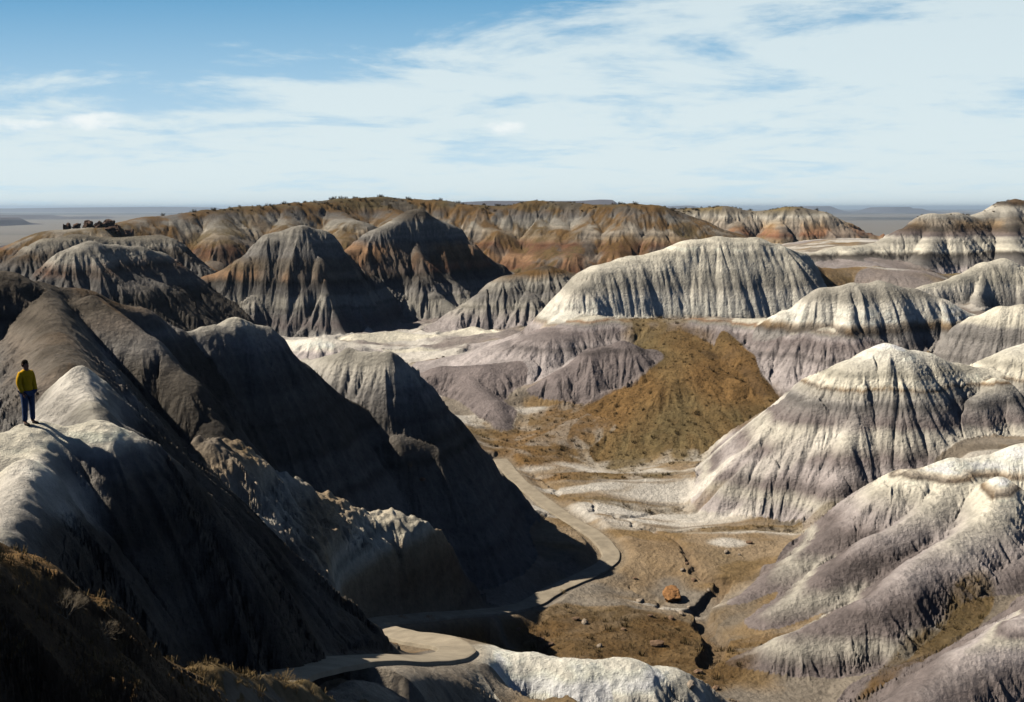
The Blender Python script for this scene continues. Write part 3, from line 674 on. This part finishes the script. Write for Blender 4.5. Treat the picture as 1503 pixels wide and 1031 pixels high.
# dark scrub dotted over the flat top of the long mesa
top = ((H > zp(316, 305)) & (SLO < .6) & (Yg > 240) & (Yg < 480)).astype(float)
p = scatter(14000, top, 240, 470, .7, 4); s = .35 + .9 * rng.random(len(p)) ** 3
tufts('low_scrub', p, s, M_shrub, 50)

# ------------------------------------------------------------------ a few single bushes near the camera
def bush(px, py, size, lab, seed, material, d0=9, d1=60):
    h_ = hit(px, py, d0, d1); r = random.Random(seed)
    V = []; Fc = []
    def seg(p, q, w0, w1):
        d = (q - p).normalized(); a = d.orthogonal().normalized(); b_ = d.cross(a); i0 = len(V)
        for (c_, w_) in ((p, w0), (q, w1)):
            for k in range(3):
                an = k * 2.0944; V.append(tuple(c_ + (a * math.cos(an) + b_ * math.sin(an)) * w_))
        for k in range(3): Fc.append((i0 + k, i0 + (k + 1) % 3, i0 + 3 + (k + 1) % 3, i0 + 3 + k))
    def grow(p, d, L, w, lev):
        q = p + d * L; seg(p, q, w, w * .6)
        if lev == 0: return
        for _ in range(3):
            nd = (d + Vector((r.gauss(0, .45), r.gauss(0, .45), r.gauss(.05, .35)))).normalized(); grow(q, nd, L * r.uniform(.55, .85), w * .6, lev - 1)
    for _ in range(14):
        d = Vector((r.gauss(0, .6), r.gauss(0, .6), r.uniform(.5, 1))).normalized(); grow(Vector((r.gauss(0, .05), r.gauss(0, .05), 0)) * size, d, size * .32, size * .012, 3)
    me = mesh_from_np('dry_bush', np.array(V), np.array(Fc), material, smooth=False)
    o = link('dry_bush', me); o.location = (h_[0], h_[1], h_[2] - .03); o['label'] = lab; o['category'] = 'bush'; o['group'] = 'dry bushes along the near slope and path'
bush(97, 905, .42, 'grey leafless bush, tallest on the dark scrubby slope at lower left', 1, M_bush)
bush(150, 936, .32, 'grey twiggy bush just down the crest from the tallest one', 2, M_bush)
bush(172, 955, .22, 'small tan bush lowest of the three on the near crest', 3, M_grass)
bush(590, 912, .55, 'orange dry bush at the path edge, left of two', 4, M_rock, 60, 90)
bush(631, 912, .6, 'orange dry bush at the path edge, right of two', 5, M_rock, 60, 90)
bush(420, 1008, .5, 'yellowish bush beside the near end of the path', 6, M_grass, 20, 60)
bush(617, 938, .5, 'yellow bush between the two legs of the path', 7, M_grass, 50, 80)
bush(826, 872, .6, 'yellow green bush on the outer bank of the path bend', 8, M_grass, 70, 95)

# ------------------------------------------------------------------ person
def person():
    fx, fy, _ = W(44, 632, 26); fz = gz(fx, fy)
    root = bpy.data.objects.new('person', None); col_root.objects.link(root); root.location = (fx, fy, fz - .02)
    root.rotation_euler = (0, 0, math.radians(62))
    root['label'] = 'person in a yellow jacket and blue jeans standing on the pale ridge'; root['category'] = 'person'
    def skin(name, verts, edges, radii, material, subd=2, rootv=0):
        me = bpy.data.meshes.new(name); me.from_pydata(verts, edges, []); me.update()
        o = link(name, me, root); 
        sm = o.modifiers.new('skin', 'SKIN'); sm.use_smooth_shade = True; sm.branch_smoothing = .6
        sl_ = me.skin_vertices[0].data
        for i, r in enumerate(radii):
            sl_[i].radius = r if isinstance(r, tuple) else (r, r)
            sl_[i].use_root = (i == rootv)
        ss = o.modifiers.new('sub', 'SUBSURF'); ss.levels = ss.render_levels = subd
        me.materials.append(material); return o
    skinm = simple('skin', (.33, .17, .11), .08, 20, 0); jack = simple('yellow_jacket', (.72, .40, .012), .12, 9., .35); jean = simple('blue_denim', (.05, .08, .17), .2, 12., .3)
    hairm = simple('dark_hair', (.025, .016, .01), .3, 30, .3); shoe = simple('dark_shoes', (.03, .025, .02), .2, 10, .2); hem = simple('red_shirt_hem', (.35, .05, .025), .2, 10, .2)
    # body: legs, torso, neck, head, arms with hands (faces -y, weight on one leg)
    bv = [(0,0,.95),(.09,0,.90),(.10,-.01,.50),(.11,.02,.09),(.12,-.10,.05),(-.09,0,.90),(-.12,-.03,.50),(-.12,.0,.09),(-.14,-.12,.05),
          (0,0,1.15),(0,.01,1.38),(0,0,1.48),(0,-.01,1.56),(0,-.02,1.66),
          (.16,.01,1.41),(.205,.03,1.15),(.19,-.06,.94),(.185,-.10,.86),(-.16,.01,1.41),(-.205,.03,1.15),(-.19,-.06,.94),(-.185,-.10,.86)]
    be = [(0,1),(1,2),(2,3),(3,4),(0,5),(5,6),(6,7),(7,8),(0,9),(9,10),(10,11),(11,12),(12,13),(10,14),(14,15),(15,16),(16,17),(10,18),(18,19),(19,20),(20,21)]
    br = [(.14,.10),(.085,.09),(.058,.062),(.042,.045),(.04,.03),(.085,.09),(.058,.062),(.042,.045),(.04,.03),(.14,.10),(.15,.10),(.055,.055),(.075,.085),(.07,.085),.06,.045,.033,.036,.06,.045,.033,.036]
    skin('body', bv, be, br, skinm)
    # fingers on each hand
    for s in (1, -1):
        for k in range(4):
            b0 = (s * (.185 + .012 * k), -.115 - .012 * k, .85); m0 = (s * (.18 + .012 * k), -.135 - .012 * k, .80); t0 = (s * (.16 + .012 * k), -.13 - .01 * k, .765 + .008 * abs(k - 1.5))
            skin('finger', [b0, m0, t0], [(0, 1), (1, 2)], [.010, .009, .007], skinm, 1)
        skin('thumb', [(s * .18, -.14, .88), (s * .155, -.16, .84), (s * .15, -.165, .81)], [(0, 1), (1, 2)], [.012, .010, .008], skinm, 1)
    # jacket
    jv = [(0,0,.90),(0,0,1.0),(0,0,1.18),(0,.01,1.38),(0,.0,1.50),(.16,.01,1.42),(.215,.03,1.16),(.20,-.05,.96),(.19,-.09,.90),(-.16,.01,1.42),(-.215,.03,1.16),(-.20,-.05,.96),(-.19,-.09,.90)]
    je = [(0,1),(1,2),(2,3),(3,4),(3,5),(5,6),(6,7),(7,8),(3,9),(9,10),(10,11),(11,12)]
    skin('jacket', jv, je, [(.175,.14),(.17,.14),(.17,.135),(.17,.13),(.08,.08),.09,.078,.06,.05,.09,.078,.06,.05], jack, 2, 2)
    skin('shirt_hem', [(0,0,.84),(0,0,.90)], [(0,1)], [(.165,.13),(.165,.135)], hem, 2)
    pv = [(0,0,.94),(.095,0,.86),(.105,-.01,.50),(.115,.01,.10),(-.095,0,.86),(-.12,-.03,.50),(-.125,-.0,.10)]
    skin('jeans', pv, [(0,1),(1,2),(2,3),(0,4),(4,5),(5,6)], [(.165,.125),(.105,.11),(.078,.08),.066,(.105,.11),(.078,.08),.066], jean, 2)
    for s, yy in ((1, -.02), (-1, -.03)):
        skin('shoe', [(s * .12, yy + .06, .05), (s * .125, yy - .04, .05), (s * .14, yy - .16, .04)], [(0, 1), (1, 2)], [(.05, .05), (.055, .05), (.045, .035)], shoe, 1)
    hv = [(0,.035,1.54),(0,.035,1.62),(0,.015,1.70),(0,-.03,1.735)]
    skin('hair', hv, [(0,1),(1,2),(2,3)], [(.075,.05),(.098,.075),(.09,.085),(.07,.055)], hairm, 2)
    skin('nose', [(0,-.098,1.64),(0,-.118,1.615)], [(0,1)], [.010, .014], skinm, 1)
    for s in (1, -1):
        skin('ear', [(s * .078, -.01, 1.655), (s * .082, -.005, 1.615)], [(0, 1)], [.016, .012], skinm, 1)
        skin('eye', [(s * .032, -.096, 1.655), (s * .036, -.095, 1.655)], [(0, 1)], [.009, .008], hairm, 1)
    skin('mouth', [(-.02, -.095, 1.585), (.02, -.095, 1.585)], [(0, 1)], [.007, .007], hem, 1)
    return root
person()

# ------------------------------------------------------------------ haze
import bmesh
bm = bmesh.new(); bmesh.ops.create_cube(bm, size=1)
me = bpy.data.meshes.new('haze'); bm.to_mesh(me); bm.free()
hz = link('haze', me, kind='stuff'); hz.scale = (91000, 91000, 140); hz.location = (0, 0, -10)
hm = bpy.data.materials.new('haze'); hm.use_nodes = True; nt = hm.node_tree
nt.nodes.remove(nt.nodes['Principled BSDF'])
pv = nt.nodes.new('ShaderNodeVolumePrincipled'); pv.inputs['Color'].default_value = (.60, .78, 1, 1); pv.inputs['Density'].default_value = 5.5e-5
pv.inputs['Anisotropy'].default_value = .2
nt.links.new(pv.outputs['Volume'], nt.nodes['Material Output'].inputs['Volume']); me.materials.append(hm)

# ------------------------------------------------------------------ light and sky
SUN_EL = 44.5; SUN_BACK = 9.0      # sun at the left, a little beyond
el = math.radians(SUN_EL); b_ = math.radians(SUN_BACK)
sd = Vector((-math.cos(el) * math.cos(b_), math.cos(el) * math.sin(b_), math.sin(el)))
sun = bpy.data.lights.new('sun', 'SUN'); sun.energy = 5.0; sun.angle = math.radians(.5); sun.color = (1, .915, .78)
so = bpy.data.objects.new('sun', sun); col_root.objects.link(so); so.rotation_euler = sd.to_track_quat('Z', 'Y').to_euler(); so.location = (0, 0, 60)
w = bpy.data.worlds.new('World'); scene.world = w; w.use_nodes = True; nt = w.node_tree; L = nt.links.new
bg = nt.nodes['Background']
sky = N(nt, 'ShaderNodeTexSky'); sky.sky_type = 'NISHITA'; sky.sun_disc = False; sky.sun_elevation = el
sky.sun_rotation = math.atan2(sd.x, sd.y); sky.air_density = .45; sky.dust_density = .15; sky.ozone_density = 1.5; sky.altitude = 1700
tc = N(nt, 'ShaderNodeTexCoord'); sx = N(nt, 'ShaderNodeSeparateXYZ'); L(tc.outputs['Generated'], sx.inputs[0])
def M2(op, a, b, c_=None):
    n = N(nt, 'ShaderNodeMath', operation=op)
    for i, v in enumerate((a, b, c_)):
        if v is None: continue
        if hasattr(v, 'links') or hasattr(v, 'is_linked'): L(v, n.inputs[i])
        else: n.inputs[i].default_value = v
    return n.outputs[0]
X_, Y_, Z_ = sx.outputs
yy = M2('MAXIMUM', Y_, .05); az = M2('MINIMUM', M2('DIVIDE', X_, yy), .6); ele = M2('DIVIDE', Z_, yy)
zz = M2('ADD', Z_, .09); cxx = M2('DIVIDE', X_, zz); cyy = M2('DIVIDE', Y_, zz)
cv = N(nt, 'ShaderNodeCombineXYZ'); L(cxx, cv.inputs[0]); L(cyy, cv.inputs[1])
n1 = N(nt, 'ShaderNodeTexNoise', i_Scale=.8, i_Detail=11.0, i_Roughness=.66, i_Distortion=.5); L(cv.outputs[0], n1.inputs['Vector'])
n2 = N(nt, 'ShaderNodeTexNoise', i_Scale=3.2, i_Detail=7.0, i_Roughness=.62); L(cv.outputs[0], n2.inputs['Vector'])
# cloud bank: upper edge rises to the right
edge = M2('MULTIPLY_ADD', M2('POWER', M2('MAXIMUM', M2('ADD', az, .52), 0), 1.5), .19, .085)
rel = M2('MULTIPLY', M2('SUBTRACT', edge, ele), 11.0)
rel = M2('MINIMUM', rel, .24)
nsum = M2('MULTIPLY_ADD', M2('SUBTRACT', n1.outputs['Fac'], .5), 2.6, M2('MULTIPLY', M2('SUBTRACT', n2.outputs['Fac'], .5), .9))
msk = M2('ADD', nsum, M2('ADD', rel, .32))
mrr = N(nt, 'ShaderNodeMapRange'); mrr.interpolation_type = 'SMOOTHSTEP'; L(msk, mrr.inputs['Value']); mrr.inputs['From Min'].default_value = .0; mrr.inputs['From Max'].default_value = .62; mrr.inputs['To Max'].default_value = .80
mix = N(nt, 'ShaderNodeMix', data_type='RGBA'); L(mrr.outputs['Result'], mix.inputs['Factor']); 

# pale veil of thin cirrus low over the horizon ahead
veil = N(nt, 'ShaderNodeMapRange'); veil.interpolation_type = 'SMOOTHSTEP'; L(ele, veil.inputs['Value']); veil.inputs['From Min'].default_value = .55; veil.inputs['From Max'].default_value = .10; veil.inputs['To Max'].default_value = .9
vf = M2('MULTIPLY', veil.outputs['Result'], M2('MULTIPLY', M2('GREATER_THAN', Y_, .06), M2('GREATER_THAN', Z_, -.2)))
vc = N(nt, 'ShaderNodeMix', data_type='RGBA'); vr = N(nt, 'ShaderNodeMapRange'); L(ele, vr.inputs['Value']); vr.inputs['From Max'].default_value = .22; L(vr.outputs['Result'], vc.inputs['Factor'])
vc.inputs['A'].default_value = (11.2, 14.0, 15.2, 1); vc.inputs['B'].default_value = (2.0, 6.6, 11.2, 1)
vm = N(nt, 'ShaderNodeMix', data_type='RGBA'); L(vf, vm.inputs['Factor']); L(sky.outputs[0], vm.inputs['A']); L(vc.outputs['Result'], vm.inputs['B'])
L(vm.outputs['Result'], mix.inputs['A']); mix.inputs['B'].default_value = (12.2, 13.7, 13.8, 1)

# small cumulus puffs low over the horizon
cv2 = N(nt, 'ShaderNodeCombineXYZ'); L(M2('MULTIPLY', az, 26.0), cv2.inputs[0]); L(M2('MULTIPLY', ele, 60.0), cv2.inputs[1])
n3 = N(nt, 'ShaderNodeTexNoise', i_Scale=.8, i_Detail=6.0, i_Roughness=.6); L(cv2.outputs[0], n3.inputs['Vector'])
def band(v, c0, w_):
    t = M2('DIVIDE', M2('SUBTRACT', v, c0), w_); return M2('MAXIMUM', M2('SUBTRACT', 1.0, M2('MULTIPLY', t, t)), 0.0)
pb = M2('MAXIMUM', M2('MULTIPLY', band(ele, .083, .013), band(az, -.44, .13)), M2('MULTIPLY', band(ele, .078, .013), band(az, -.005, .035)))
pm = N(nt, 'ShaderNodeMapRange'); pm.interpolation_type = 'SMOOTHSTEP'; L(M2('ADD', M2('MULTIPLY', pb, .5), n3.outputs['Fac']), pm.inputs['Value']); pm.inputs['From Min'].default_value = .78; pm.inputs['From Max'].default_value = 1.15
pmx = N(nt, 'ShaderNodeMix', data_type='RGBA'); L(M2('MULTIPLY', pm.outputs['Result'], M2('GREATER_THAN', Y_, .05)), pmx.inputs['Factor']); L(mix.outputs['Result'], pmx.inputs['A']); pmx.inputs['B'].default_value = (14.2, 15., 15., 1)
L(pmx.outputs['Result'], bg.inputs['Color']); bg.inputs['Strength'].default_value = .05
scene.view_settings.view_transform = 'Standard'; scene.view_settings.look = 'None'; scene.view_settings.exposure = 0.35; scene.view_settings.gamma = 1
scene.cycles.max_bounces = 4; scene.cycles.diffuse_bounces = 0; scene.cycles.volume_bounces = 0
scene.render.engine = 'CYCLES'
